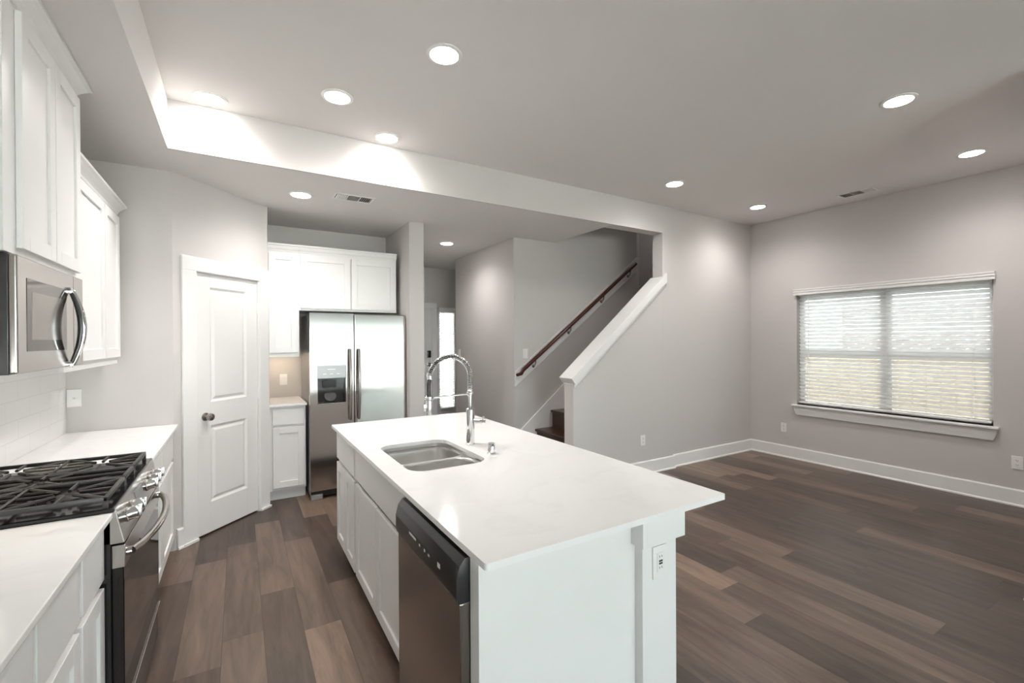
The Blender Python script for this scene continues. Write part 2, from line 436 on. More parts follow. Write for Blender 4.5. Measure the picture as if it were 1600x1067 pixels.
def window(name, fr, a0, a1, b0, b1, mull, midrail, label, depth=0.05):
    """fr: a along wall, b up, c into the room"""
    w = thing(name, label, 'window', fr((a0 + a1) / 2, b0, 0), kind='structure')
    f = B(); t = 0.045
    f.box(a0, a0 + t, b0, b1, 0, depth, 0.003, fr=fr); f.box(a1 - t, a1, b0, b1, 0, depth, 0.003, fr=fr)
    f.box(a0, a1, b0, b0 + t, 0, depth, 0.003, fr=fr); f.box(a0, a1, b1 - t, b1, 0, depth, 0.003, fr=fr)
    f.build('window_frame', TRIM, w)
    edges = [a0] + mull + [a1]
    for i, m in enumerate(mull): B().box(m - 0.05, m + 0.05, b0 + t, b1 - t, 0, depth, 0.003, fr=fr).build('mullion', TRIM, w)
    for e0, e1 in zip(edges, edges[1:]):
        l = e0 + (t if e0 == a0 else 0.05); r = e1 - (t if e1 == a1 else 0.05)
        if midrail: B().box(l, r, midrail - 0.03, midrail + 0.03, 0.005, depth - 0.005, 0.003, fr=fr).build('meeting_rail', TRIM, w)
        B().box(l, r, b0 + t, b1 - t, 0.018, 0.022, fr=fr).build('window_glass', GLASS, w)
    return w


window('window_1', Fr((XR + 0.135, 0, 0), (0, 1, 0), (0, 0, 1), (-1, 0, 0)), WY0, WY1, WZ0, WZ1, [2.135], 1.335, 'white framed double window behind the wide blind')
window('window_2', Fr((0, 7.36, 0), (1, 0, 0), (0, 0, 1), (0, -1, 0)), 2.915, 3.20, 0.34, 2.05, [], None, 'narrow sidelight window next to the front door')
FW = Fr((0, YR - .11, 0), (1, 0, 0), (0, 0, 1), (0, 1, 0))
window('window_3', FW, *RW[0], 0.08, 2.0, [0.4], None, 'wide rear window behind the viewer')
window('window_4', FW, *RW[1], 0.08, 2.0, [3.1], None, 'shaded rear window behind the viewer')
window('window_5', FW, *RW[2], 0.08, 2.0, [], None, 'narrow rear window behind the viewer')
tag(B().box(1.76, 4.49, YR - 0.04, YR - 0.038, 0.09, 1.99).build('dimming_sheet', DIM_SHEET), 'translucent shade on the rear window', 'sheet')  # unseen sheet added to tone down the window mirrored in the refrigerator

# window stool and apron
b = B(); b.box(5.905, XR + 0.10, 1.245, 3.055, 0.668, 0.690, 0.006)
b.prism([(1.262, 0.668), (3.038, 0.668), (3.028, 0.60), (3.012, 0.562), (1.288, 0.562), (1.272, 0.60)], Fr((0, 0, 0), (0, 1, 0), (0, 0, 1), (1, 0, 0)), 5.935, XR - 0.0005, 0.003)
struct('trim_2', b, TRIM, 'white window sill and apron under the blind', 'trim')


def baseboard(name, segs, label):
    """segs: (x0,y0,x1,y1) faces, board grows to the left side of travel"""
    b = B()
    for x0, y0, x1, y1 in segs:
        d = Vector((x1 - x0, y1 - y0, 0)); L = d.length; d.normalize(); n = Vector((-d.y, d.x, 0))
        f = Fr((x0, y0, 0), d, (0, 0, 1), n)
        P = Fr((x0, y0, 0), n, (0, 0, 1), d)
        b.prism([(0.0005, 0.0), (0.024, 0.0), (0.023, 0.012), (0.015, 0.020), (0.014, 0.138), (0.008, 0.150), (0.0005, 0.150)], P, 0, L)
    return struct(name, b, TRIM, label, 'baseboard')


baseboard('baseboard_right', [(XR, 0.70, XR, YB)], 'white baseboard along the window wall')
baseboard('baseboard_back', [(XR - 0.02, YB, 4.35, YB)], 'white baseboard between the room corner and the stair wall')
baseboard('baseboard_stair', [(4.37, YH, 2.865, YH), (2.865, YH - 0.02, 2.865, 3.72)], 'white baseboard along the stair half wall')
baseboard('baseboard_hall', [(2.81, 4.62, 2.81, 6.32)], 'white baseboard in the hallway')
baseboard('baseboard_return', [(3.875, 0.45, 3.875, 0.712), (3.852, 0.69, 5.9, 0.69)], 'white baseboard corner at the right edge of the floor')
baseboard('baseboard_pantry', [(DG(-0.05, 0).x, DG(-0.05, 0).y, DG(-0.19, 0).x, DG(-0.19, 0).y)], 'short white baseboard between the range cabinets and pantry door')

# ------------------------------------------------------------------ pantry door with casing
dt = thing('door_1', 'white two-panel pantry door with round dark knob in the angled wall', 'door', DG(0.27, 0, -0.02), kind='structure')
b = B()
b.box(-0.145, -0.030, 0, 2.045, 0.0005, 0.019, 0.004, fr=DG); b.box(0.578, 0.685, 0, 2.045, 0.0005, 0.019, 0.004, fr=DG); b.box(-0.145, 0.685, 2.045, 2.15, 0.0005, 0.020, 0.004, fr=DG)
b.box(-0.035, -0.026, 0, 2.045, -0.1, 0.006, fr=DG); b.box(0.574, 0.585, 0, 2.045, -0.1, 0.006, fr=DG); b.box(-0.035, 0.585, 2.042, 2.05, -0.1, 0.006, fr=DG)
b.box(-0.150, -0.032, 0, 0.022, 0.019, 0.030, 0.004, fr=DG); b.box(0.580, 0.693, 0, 0.022, 0.019, 0.030, 0.004, fr=DG)
b.build('door_casing', TRIM, dt)


def panel_door(parent, fr, a0, a1, b0, b1, c0, c1, panels, mat=DOORW):
    b = B(); d = 0.012
    b.box(a0, a1, b0, b1, c0, c1 - d, fr=fr)
    pa0, pa1 = panels[0][0], panels[0][1]
    b.box(a0, pa0, b0, b1, c1 - d, c1, 0.002, fr=fr); b.box(pa1, a1, b0, b1, c1 - d, c1, 0.002, fr=fr)
    zs = sorted([(p[2], p[3]) for p in panels]); lo = b0
    for z0, z1 in zs + [(b1, b1)]:
        if z0 - lo > 0.002: b.box(pa0, pa1, lo, z0, c1 - d, c1, 0.002, fr=fr)
        lo = z1
    for p in panels:   # raised field with sloped edges
        A0, A1, Z0, Z1 = p; i, j = 0.012, 0.045
        ring = lambda k, c: [fr(A0 + k, Z0 + k, c), fr(A1 - k, Z0 + k, c), fr(A1 - k, Z1 - k, c), fr(A0 + k, Z1 - k, c)]
        b.loft([ring(0.0, c1 - 0.001), ring(0.016, c1 - d + 0.001), ring(0.022, c1 - d + 0.001), ring(0.042, c1 - 0.002)], cap1=True)
    return b.build('door_leaf', mat, parent)


leaf = panel_door(dt, DG, -0.024, 0.572, 0.012, 2.040, -0.045, -0.008, [(0.103, 0.458, 1.035, 1.935), (0.103, 0.458, 0.248, 0.848)])
b = B(); b.lathe([(0.031, 0), (0.031, 0.006), (0.012, 0.010), (0.011, 0.030), (0.026, 0.038), (0.030, 0.052), (0.026, 0.066), (0.012, 0.072)], DG(0.055, 0.925, -0.008), DG.un, 24)
b.build('door_knob', NICKEL, dt, True)
b = B(); b.box(-0.026, -0.018, 0.89, 0.955, -0.03, -0.0065, fr=DG); b.build('latch_plate', NICKEL, dt)
for z in (0.27, 1.05, 1.80):
    B().tube([DG(0.573, z - 0.045, -0.004), DG(0.573, z + 0.045, -0.004)], 0.006, 8).build('hinge', DOORW, dt, True)

# front door at the end of the hallway
FD = Fr((0, 7.25, 0), (1, 0, 0), (0, 0, 1), (0, -1, 0))
fd = thing('door_2', 'pale front door with dark keypad lock at the end of the hallway', 'door', FD(2.36, 0, 0), kind='structure')
b = B(); b.box(2.785, 2.87, 0, 2.05, 0.0005, 0.02, 0.004, fr=FD); b.box(1.85, 1.93, 0, 2.05, 0.0005, 0.02, 0.004, fr=FD); b.box(1.85, 2.87, 2.05, 2.14, 0.0005, 0.02, 0.004, fr=FD)
b.build('door_casing', TRIM, fd)
b = B(); b.box(2.7845, 2.7995, 0, 2.0595, -0.118, 0.004, fr=FD); b.box(1.9305, 1.9455, 0, 2.0595, -0.118, 0.004, fr=FD); b.box(1.9455, 2.7845, 2.0445, 2.0595, -0.118, 0.004, fr=FD); b.box(1.9455, 2.7845, 0.0, 0.013, -0.118, -0.055, fr=FD); b.build('door_jamb', TRIM, fd)
panel_door(fd, FD, 1.945, 2.785, 0.012, 2.045, -0.05, -0.01, [(2.08, 2.65, 1.05, 1.92), (2.08, 2.65, 0.25, 0.85)])
B().box(2.70, 2.765, 1.22, 1.34, -0.01, 0.02, 0.012, fr=FD).build('keypad_lock', BLKPL, fd)
B().lathe([(0.033, 0), (0.033, 0.012), (0.02, 0.016)], FD(2.733, 1.105, -0.01), FD.un, 20).build('deadbolt', NICKEL, fd, True)
B().lathe([(0.03, 0), (0.03, 0.008), (0.012, 0.012), (0.012, 0.04), (0.028, 0.05), (0.028, 0.068), (0.01, 0.075)], FD(2.725, 0.965, -0.01), FD.un, 20).build('door_knob', NICKEL, fd, True)

# ------------------------------------------------------------------ stairs
st = thing('staircase', 'dark wood stairs rising behind the sloping half wall', 'stairs', (3.9, 4.17, 0))
RUN, RISE, X0 = 0.235, 0.212, 2.855
SY0, SY1 = 3.722, 4.600
for k in range(1, 11):
    x = X0 + RUN * (k - 1); z = RISE * k
    w = RUN + 0.03 if k < 10 else 0.985
    B().box(x, x + w, SY0, SY1, z - 0.032, z, 0.008).build('tread', DWOOD, st)
    B().box(x + 0.028, x + 0.045, SY0, SY1, z - RISE, z - 0.032).build('riser', DWOOD, st)
zk = lambda x: 0.432 + 0.80 * (x - 2.892)
B().prism([(2.815, 0.0), (2.815, zk(2.815)), (4.86, zk(4.86)), (4.86, zk(4.86) - 0.40), (2.95, 0.0)], XZ, 4.6005, 4.6195, 0.002).build('stringer', TRIM, st)

hr = thing('handrail', 'dark red-brown wooden handrail on a white sloping wall board', 'handrail', (3.8, 4.6, 1.0))
B().prism([(2.815, 0.953), (4.866, 2.489), (4.866, 2.680), (2.815, 1.129)], XZ, 4.601, 4.6195, 0.003).build('backing_board', TRIM, hr)
b = B()
A, Z = Vector((2.815, 4.545, 1.098)), Vector((4.775, 4.545, 2.574))
dr = (Z - A).normalized()
b.tube([A + Vector((-0.015, 0.0, -0.002)), A + dr * 0.03 + Vector((0.02, 0, -0.006)), A + dr * 0.09] + [A + dr * t for t in (0.2, 0.8, 1.6)] + [Z], [0.018, 0.023, 0.024, 0.024, 0.024, 0.024, 0.022], 12)
b.build('rail', RAILW, hr, True)
for t in (0.32, 1.0, 1.7, 2.32):
    p = A + dr * t
    B().tube([p + Vector((0, 0, -0.02)), p + Vector((0, 0.01, -0.07)), p + Vector((0, 0.03, -0.095)), p + Vector((0, 0.056, -0.10))], 0.007, 8).lathe([(0.02, 0), (0.02, 0.006)], (p.x, 4.6005, p.z - 0.10), (0, -1, 0), 12).build('rail_bracket', NICKEL, hr, True)

# ------------------------------------------------------------------ cabinets


def shaker(name, fr, a0, a1, b0, b1, c0, parent, st=0.058, t=0.019):
    b = B(); e = 0.0015
    b.box(a0 + 0.004, a1 - 0.004, b0 + 0.004, b1 - 0.004, c0, c0 + t - 0.010, fr=fr)
    b.box(a0, a0 + st, b0, b1, c0, c0 + t, e, 1, fr=fr); b.box(a1 - st, a1, b0, b1, c0, c0 + t, e, 1, fr=fr)
    b.box(a0 + st, a1 - st, b0, b0 + st, c0, c0 + t, e, 1, fr=fr); b.box(a0 + st, a1 - st, b1 - st, b1, c0, c0 + t, e, 1, fr=fr)
    return b.build(name, CAB, parent)


def slab_front(name, fr, a0, a1, b0, b1, c0, parent):
    return B().box(a0, a1, b0, b1, c0, c0 + 0.019, 0.002, 1, fr=fr).build(name, CAB, parent)


def crown(fr, a0, a1, b1, c0, parent, ret0=None, ret1=None, h=0.07, out=0.034):
    """crown strip with stepped cove; mitred returns along the ends to depth ret (c)"""
    prof = [(0, 0), (0.006, 0.0), (0.008, 0.012), (0.016, 0.024), (out * 0.75, 0.05), (out, 0.056), (out, h), (0, h)]
    b = B()
    pts0 = []
    for r0, r1 in [(ret0, ret1)]:
        path = []
        if r0 is not None: path.append((a0, r0, -1, 0))
        path.append((a0, c0, -1 if r0 is not None else 0, 1)); path.append((a1, c0, 1 if r1 is not None else 0, 1))
        if r1 is not None: path.append((a1, r1, 1, 0))
        loops = [[fr(a + p * ka, b1 - h + hh, c + p * kc) for p, hh in prof] for a, c, ka, kc in path]
        b.loft(loops, True, True)
    return b.build('crown_molding', CAB, parent)


# frame for units on the left wall: a along +Y, b up, c into room (+X)
FL = Fr((0, 0, 0), (0, 1, 0), (0, 0, 1), (1, 0, 0))


def base_unit(fr, label, a0, a1, back, face, fronts, name='base_cabinet', toe=0.075, b1=0.893, group=None, ends=True):
    r = thing(name, label, 'cabinet', fr((a0 + a1) / 2, 0, (back + face) / 2), group)
    b = B(); b.box(a0 + 0.0005, a1 - 0.0005, 0.10, b1, back, face, 0.001, 1, fr=fr); b.build('cabinet_body', CAB, r)
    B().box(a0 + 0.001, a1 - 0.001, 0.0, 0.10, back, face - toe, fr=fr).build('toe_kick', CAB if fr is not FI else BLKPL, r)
    for f in fronts:
        (slab_front if f[0].startswith('drawer') else shaker)(f[0], fr, f[1], f[2], f[3], f[4], face + 0.0005, r)
    return r


FI = Fr((0, 0, 0), (0, 1, 0), (0, 0, 1), (-1, 0, 0))     # island kitchen side: c = -X
DZ0, DZ1, RZ0, RZ1 = 0.115, 0.662, 0.690, 0.868

base_unit(FL, 'narrow white base cabinet with one drawer, right beside the range on the viewer side', 1.80, 2.078, XL + 0.0005, -0.424, [('drawer_front', 1.815, 2.066, RZ0, RZ1), ('cabinet_door', 1.815, 2.066, DZ0, DZ1)])
base_unit(FL, 'wide white base cabinet with two drawers under the near counter', 1.10, 1.80, XL + 0.0005, -0.424, [('drawer_front', 1.46, 1.785, RZ0, RZ1), ('drawer_front', 1.115, 1.44, RZ0, RZ1), ('cabinet_door', 1.46, 1.785, DZ0, DZ1), ('cabinet_door', 1.115, 1.44, DZ0, DZ1)])
base_unit(FL, 'white base cabinet nearest the viewer at the lower left corner', 0.20, 1.10, XL + 0.0005, -0.424, [('drawer_front', 0.66, 1.085, RZ0, RZ1), ('drawer_front', 0.215, 0.64, RZ0, RZ1), ('cabinet_door', 0.66, 1.085, DZ0, DZ1), ('cabinet_door', 0.215, 0.64, DZ0, DZ1)])
base_unit(FL, 'white base cabinet between the range and the angled pantry wall', 2.882, 4.055, XL + 0.0005, -0.424, [('drawer_front', 2.90, 3.43, RZ0, RZ1), ('drawer_front', 3.45, 3.98, RZ0, RZ1), ('cabinet_door', 2.90, 3.43, DZ0, DZ1), ('cabinet_door', 3.45, 3.98, DZ0, DZ1)])
tag(B().box(XL + 0.0005, -0.383, 0.15, 2.080, 0.894, CT, 0.003).build('countertop', QUARTZ), 'white quartz countertop on the viewer side of the range', 'countertop')
tag(B().box(XL + 0.0005, -0.383, 2.880, 4.058, 0.894, CT, 0.003).build('countertop', QUARTZ), 'white quartz countertop between the range and the pantry wall', 'countertop')
tag(B().box(XL + 0.0004, XL + 0.008, 0.15, 4.058, CT + 0.0005, 1.42).build('tile_backsplash', TILE), 'white glossy tile backsplash behind the range', 'backsplash')


def wall_unit(fr, label, a0, a1, b0, b1, back, face, doors, ret0=None, ret1=None, top=None, out=0.034):
    r = thing('wall_cabinet', label, 'cabinet', fr((a0 + a1) / 2, b0, (back + face) / 2))
    B().box(a0, a1, b0, b1, back, face, 0.001, 1, fr=fr).build('cabinet_body', CAB, r)
    for d in doors: shaker('cabinet_door', fr, d[0], d[1], d[2], d[3], face + 0.0005, r)
    crown(fr, a0, a1, top or b1 + 0.035, face, r, ret0, ret1, out=out)
    return r


wall_unit(FL, 'raised white wall cabinet directly above the microwave', 2.12, 2.885, 1.812, 2.700, XL + 0.0005, -0.657, [(2.215, 2.546, 1.835, 2.655), (2.554, 2.8845, 1.835, 2.655)], XL + 0.01, XL + 0.01, 2.733, out=0.055)
wall_unit(FL, 'white wall cabinet between the microwave and the angled pantry wall', 2.890, 3.985, 1.392, 2.395, XL + 0.0005, -0.704, [(2.915, 3.575, 1.412, 2.345), (3.590, 3.965, 1.412, 2.345)], None, XL + 0.01, 2.437, out=0.048)

B().box(2.892, 3.983, 1.368, 1.3915, -0.722, -0.704, fr=FL).build('light_rail', CAB, [o for o in S.objects if o.get('label') == 'white wall cabinet between the microwave and the angled pantry wall'][0])
# units by the refrigerator: a along X, b up, c towards the viewer (-Y)
FK = Fr((0, 0, 0), (1, 0, 0), (0, 0, 1), (0, -1, 0))
FB = -5.3995
r = thing('wall_cabinet', 'tall narrow white wall cabinet left of the refrigerator top', 'cabinet', (0.365, 5.1, 1.385))
B().box(0.2265, 0.4995, 1.385, 2.40, FB, -4.84, 0.001, 1, fr=FK).build('cabinet_body', CAB, r)
shaker('cabinet_door', FK, 0.240, 0.485, 1.400, 2.345, -4.8395, r)
B().box(0.23, 0.497, 1.360, 1.385, -4.845, -4.835, fr=FK).build('light_rail', CAB, r)
crown(FK, 0.2265, 0.4995, 2.438, -4.838, r)
r = thing('wall_cabinet', 'wide white two-door cabinet directly above the refrigerator', 'cabinet', (0.98, 5.1, 1.81))
B().box(0.5005, 1.456, 1.808, 2.40, FB, -4.84, 0.001, 1, fr=FK).build('cabinet_body', CAB, r)
shaker('cabinet_door', FK, 0.512, 0.976, 1.830, 2.345, -4.8395, r)
shaker('cabinet_door', FK, 0.988, 1.444, 1.830, 2.345, -4.8395, r)
crown(FK, 0.5005, 1.456, 2.438, -4.838, r)
base_unit(FK, 'small white base cabinet with one drawer left of the refrigerator', 0.2265, 0.548, FB, -4.805, [('drawer_front', 0.262, 0.535, 0.715, 0.865), ('cabinet_door', 0.262, 0.535, 0.125, 0.695)], toe=0.05)
tag(B().box(0.2265, 0.556, 4.765, 5.3995, 0.894, CT, 0.003).build('countertop', QUARTZ), 'small white quartz countertop left of the refrigerator', 'countertop')

# under cabinet light bar
ub = thing('under_cabinet_light', 'slim warm light bar under the tall narrow wall cabinet', 'light', (0.365, 5.2, 1.375))
B().box(0.25, 0.48, 5.20, 5.24, 1.372, 1.3845, 0.002).build('housing', PLAST, ub)
B().box(0.26, 0.47, 5.205, 5.235, 1.3695, 1.3718).build('lens', BARM, ub)

# ------------------------------------------------------------------ refrigerator
fx0, fx1, fy, fzt = 0.565, 1.492, 4.63, 1.778
fr_ = thing('refrigerator', 'stainless side-by-side refrigerator with ice dispenser in the left door', 'refrigerator', (1.03, 5.0, 0))
B().box(fx0 + 0.006, fx1 - 0.004, fy + 0.075, 5.36, 0.02, fzt - 0.012, 0.004).build('cabinet', GREYP, fr_)
sm = 0.968
dx0, dx1, dz0, dz1 = 0.633, 0.890, 0.908, 1.272


def fridge_door(x0, x1, hole=None):
    """door skin slightly bowed at the edges"""
    b = B()
    if hole is None:
        b.box(x0, x1, fy, fy + 0.068, 0.085, fzt, 0.012, 3)
    else:
        h0, h1, k0, k1 = hole
        # ring of boxes around the dispenser recess, flush outer skin
        bm = b.bm
        outer = rrect(x0, x1, 0.085, fzt, 0.006, 2); inner = rrect(h0, h1, k0, k1, 0.012, 3)
        for y in (fy, fy + 0.068):
            vs = []
            for loop in (outer, inner):
                v = [bm.verts.new((x, y, z)) for x, z in loop]; vs.append(v)
                for i in range(len(v)): bm.edges.new((v[i], v[(i + 1) % len(v)]))
            bmesh.ops.triangle_fill(bm, edges=[e for e in bm.edges if all(abs(q_.co.y - y) < 1e-6 for q_ in e.verts)], use_beauty=True)
            if y == fy: A_ = vs
            else: C_ = vs
        for lo, hi in zip(A_, C_):
            for i in range(len(lo)): bm.faces.new((lo[i], lo[(i + 1) % len(lo)], hi[(i + 1) % len(hi)], hi[i]))
    return b


dl = fridge_door(fx0, sm - 0.003, (dx0, dx1, dz0, dz1)).build('door', STEELW, fr_)
drr = fridge_door(sm + 0.003, fx1).build('door', STEELW, fr_)
B().box(sm - 0.02, sm + 0.02, fy + 0.0685, fy + 0.0748, 0.09, fzt - 0.02).build('door_gap_shadow', SLOT, fr_)  # dark plate painting in the shadow of the gap between the doors
# dispenser
b = B(); b.box(dx0 - 0.004, dx1 + 0.004, fy - 0.004, fy + 0.004, 1.152, dz1 + 0.004, 0.003); b.build('dispenser_panel', GREYP, dl)
b = B(); b.box(dx0 + 0.001, dx1 - 0.001, fy + 0.055, fy + 0.0675, dz0 + 0.001, 1.155); b.box(dx0 + 0.001, dx0 + 0.006, fy + 0.002, fy + 0.06, dz0 + 0.001, 1.155); b.box(dx1 - 0.006, dx1 - 0.001, fy + 0.002, fy + 0.06, dz0 + 0.001, 1.155); b.box(dx0 + 0.001, dx1 - 0.001, fy + 0.002, fy + 0.06, 1.14, 1.155); b.build('dispenser_recess', BLACK, dl)
b = B(); b.box(dx0 - 0.004, dx1 + 0.004, fy - 0.006, fy + 0.055, dz0 - 0.006, dz0 + 0.006, 0.003); b.build('drip_tray', STEEL, dl)
b = B(); b.lathe([(0.045, 0), (0.055, 0.01), (0.03, 0.012)], (dx0 + 0.12, fy + 0.052, 0.975), (0, -1, 0.5), 20); b.box(dx0 + 0.05, dx0 + 0.17, fy + 0.03, fy + 0.045, 1.06, 1.13, 0.006); b.build('dispenser_paddle', RUBBER, dl, True)
B().box(dx0 + 0.09, dx0 + 0.16, fy - 0.0046, fy - 0.0039, 1.235, 1.241).build('lettering', MARK, dl)
for u0 in (0.05, 0.11, 0.17): B().box(dx0 + u0, dx0 + u0 + 0.03, fy - 0.0046, fy - 0.0039, 1.19, 1.196).build('dispenser_button', MARK, dl)
for xh, par in ((0.925, dl), (1.008, drr)):
    b = B(); zs = [0.745 + (1.425 - 0.745) * k / 12 for k in range(13)]
    b.tube([(xh, fy - 0.004, 0.750)] + [(xh, fy - 0.030 - 0.030 * math.sin(math.pi * k / 12), z) for k, z in enumerate(zs)] + [(xh, fy - 0.004, 1.420)], 0.0125, 12)
    b.build('handle', STEEL, par, True)
b = B(); b.box(fx0 + 0.01, fx1 - 0.01, fy + 0.04, fy + 0.09, 0.022, 0.080, 0.004); b.build('toe_grille', BLKPL, fr_)
for x0, x1 in ((fx0 + 0.005, fx0 + 0.11), (fx1 - 0.11, fx1 - 0.005)): B().box(x0, x1, fy + 0.01, fy + 0.07, 0.0, 0.05, 0.006).build('foot_cover', GREYP, fr_)

# ------------------------------------------------------------------ range
ry0, ry1 = 2.083, 2.877; rf = -0.385
rg = thing('range', 'stainless slide-in gas range with black grates between the two left counters', 'range', (-0.68, 2.48, 0))
B().box(XL + 0.012, rf - 0.004, ry0, ry1, 0.02, 0.905, 0.003).build('oven_body', BLACK, rg)
b = B(); b.box(XL + 0.012, -0.378, ry0 - 0.006, ry1 + 0.006, 0.9148, 0.928, 0.004); b.build('cooktop', BLACK, rg)
# slanted control panel
b = B(); b.hexa([(-0.42, ry0, 0.800), (-0.352, ry0, 0.800), (-0.352, ry1, 0.800), (-0.42, ry1, 0.800), (-0.42, ry0, 0.9145), (-0.377, ry0, 0.926), (-0.377, ry1, 0.926), (-0.42, ry1, 0.9145)], 0.003)
cpn = b.build('control_panel', STEEL, rg)
pn = Vector((0.126, 0, 0.025)).normalized(); pc = lambda z: -0.352 - (z - 0.80) * 0.025 / 0.126
for yk in (2.195, 2.295, 2.600, 2.695, 2.790):
    b = B(); o = Vector((pc(0.865), yk, 0.865))
    b.lathe([(0.026, -0.002), (0.027, 0.004), (0.024, 0.006), (0.022, 0.034), (0.019, 0.038)], o, pn, 20)
    b.hexa([o + pn * 0.030 + Vector((0, dy, dz)) if k < 4 else o + pn * 0.046 + Vector((0, dy, dz)) for k, (dy, dz) in enumerate([(-.006, -.021), (.006, -.021), (.006, .021), (-.006, .021)] * 2)], 0.002)
    b.build('knob', CHROME, cpn, True)
b = B(); z0, z1 = 0.828, 0.898
b.hexa([(pc(z0) - .003, 2.375, z0), (pc(z0) + .002, 2.375, z0), (pc(z0) + .002, 2.520, z0), (pc(z0) - .003, 2.520, z0), (pc(z1) - .003, 2.375, z1), (pc(z1) + .002, 2.375, z1), (pc(z1) + .002, 2.520, z1), (pc(z1) - .003, 2.520, z1)]); b.build('display', GREYP, cpn)
b = B(); b.box(rf - 0.003, -0.355, ry0 + 0.003, ry1 - 0.003, 0.205, 0.712, 0.003); dr_ = b.build('oven_door', GLASSB, rg)
B().box(rf - 0.003, -0.352, ry0 + 0.003, ry1 - 0.003, 0.7125, 0.792, 0.002).build('door_trim', STEEL, dr_)
B().box(-0.372, -0.350, ry0 + 0.003, ry1 - 0.003, 0.196, 0.204, 0.001).build('bottom_trim', STEEL, dr_)
b = B(); pts = []
for k in range(17):
    t = k / 16; pts.append((-0.352 + 0.012 + 0.052 * math.sin(math.pi * t) ** 0.7, ry0 + 0.045 + (ry1 - ry0 - 0.09) * t, 0.752))
b.tube(pts, 0.0135, 12); b.lathe([(0.017, 0), (0.015, 0.014)], (-0.352, pts[0][1], 0.752), (1, 0, 0), 14); b.lathe([(0.017, 0), (0.015, 0.014)], (-0.352, pts[-1][1], 0.752), (1, 0, 0), 14)
b.build('handle', STEEL, dr_, True)
B().box(rf - 0.003, -0.360, ry0 + 0.003, ry1 - 0.003, 0.035, 0.192, 0.004).build('storage_drawer', BLACK, rg)
# burners and grates
gx0, gx1 = -0.955, -0.400
bur = [(-0.54, 2.27, 0.05), (-0.82, 2.27, 0.042), (-0.54, 2.69, 0.042), (-0.82, 2.69, 0.05), (-0.68, 2.48, 0.045)]
for x, y, r_ in bur:
    b = B(); b.lathe([(r_ + 0.012, 0.9275), (r_ + 0.01, 0.934), (r_, 0.936), (r_, 0.942), (r_ - 0.006, 0.946)], (x, y, 0), (0, 0, 1), 24); b.build('burner', IRON, rg, True)
zt = 0.966
for (y0, y1, cs) in ((ry0 + 0.012, 2.385, [bur[0], bur[1]]), (2.389, 2.571, [bur[4]]), (2.575, ry1 - 0.012, [bur[2], bur[3]])):
    b = B(); t = 0.0065
    bar = lambda p, q_: b.tube([p, q_], t, 6)
    b.box(gx0, gx1, y0, y0 + 0.014, zt - 0.016, zt, 0.003); b.box(gx0, gx1, y1 - 0.014, y1, zt - 0.016, zt, 0.003)
    b.box(gx0, gx0 + 0.014, y0, y1, zt - 0.016, zt, 0.003); b.box(gx1 - 0.014, gx1, y0, y1, zt - 0.016, zt, 0.003)
    for cx in (gx0 + 0.007, gx1 - 0.007):
        for cy in (y0 + 0.007, y1 - 0.007): b.box(cx - 0.007, cx + 0.007, cy - 0.007, cy + 0.007, 0.9278, zt - 0.012)
    if len(cs) == 2:
        xm = (gx0 + gx1) / 2; b.box(xm - 0.006, xm + 0.006, y0, y1, zt - 0.014, zt - 0.001, 0.002)
    for (cx, cy, r_) in cs:
        hx = (gx1 - gx0) / 4 if len(cs) == 2 else (gx1 - gx0) / 2
        for ang in range(0, 360, 45):
            dxy = Vector((math.cos(math.radians(ang)), math.sin(math.radians(ang)), 0))
            far = min((hx - 0.01) / max(abs(dxy.x), 1e-6), ((y1 - y0) / 2 - 0.008) / max(abs(dxy.y), 1e-6))
            yc = (y0 + y1) / 2
            if far > 0.05: bar(Vector((cx, yc, zt - 0.006)) + dxy * min(0.035, far * 0.4), Vector((cx, yc, zt - 0.006)) + dxy * far)
        for yy in (y0 + (y1 - y0) * 0.27, y0 + (y1 - y0) * 0.73):
            if len(cs) == 2: bar((cx - hx + 0.01, yy, zt - 0.008), (cx - 0.06, yy, zt - 0.008)); bar((cx + 0.06, yy, zt - 0.008), (cx + hx - 0.01, yy, zt - 0.008))
    b.build('grate', IRON, rg, True)

# ------------------------------------------------------------------ microwave
mw = thing('microwave', 'stainless over-the-range microwave with bowed chrome handle', 'microwave', (-0.82, 2.51, 1.40))
my0, my1, mz0, mz1, mf = 2.140, 2.882, 1.402, 1.808, -0.632
B().box(XL + 0.009, mf - 0.022, my0, my1, mz0, mz1, 0.002).build('microwave_body', BLKPL, mw)
md = B().box(mf - 0.0215, mf, my0 - 0.001, 2.738, mz0 + 0.004, mz1 - 0.003, 0.006, 3).build('microwave_door', STEEL, mw)
b = B(); b.box(mf - 0.002, mf + 0.0012, 2.215, 2.640, 1.478, 1.735, 0.002); wd = b.build('door_window', simple('smoked_window', (0.11, 0.09, 0.08), 0.06, 0.75), md)
B().box(mf + 0.0005, mf + 0.0016, 2.262, 2.590, 1.520, 1.690).build('window_screen', simple('window_mesh', (0.27, 0.235, 0.21), 0.12, 0.8), md)
B().box(mf - 0.0215, mf - 0.001, 2.741, my1, mz0 + 0.004, mz1 - 0.003, 0.004).build('control_strip', STEEL, mw)
yh = 2.672; n = 24; hz0, hz1 = 1.412, 1.735
hp = lambda k, off: (mf + 0.004 + off + 0.036 * math.sin(math.pi * k / n) ** 0.85, yh, hz0 + (hz1 - hz0) * k / n)
b = B(); b.tube([hp(k, 0.009) for k in range(n + 1)], [0.0065 + 0.003 * math.sin(math.pi * k / n) for k in range(n + 1)], 12)
b.box(mf - 0.001, mf + 0.012, yh - 0.013, yh + 0.013, hz0 - 0.012, hz0 + 0.014, 0.004); b.box(mf - 0.001, mf + 0.012, yh - 0.013, yh + 0.013, hz1 - 0.014, hz1 + 0.012, 0.004)
hd = b.build('handle', CHROME, md, True)
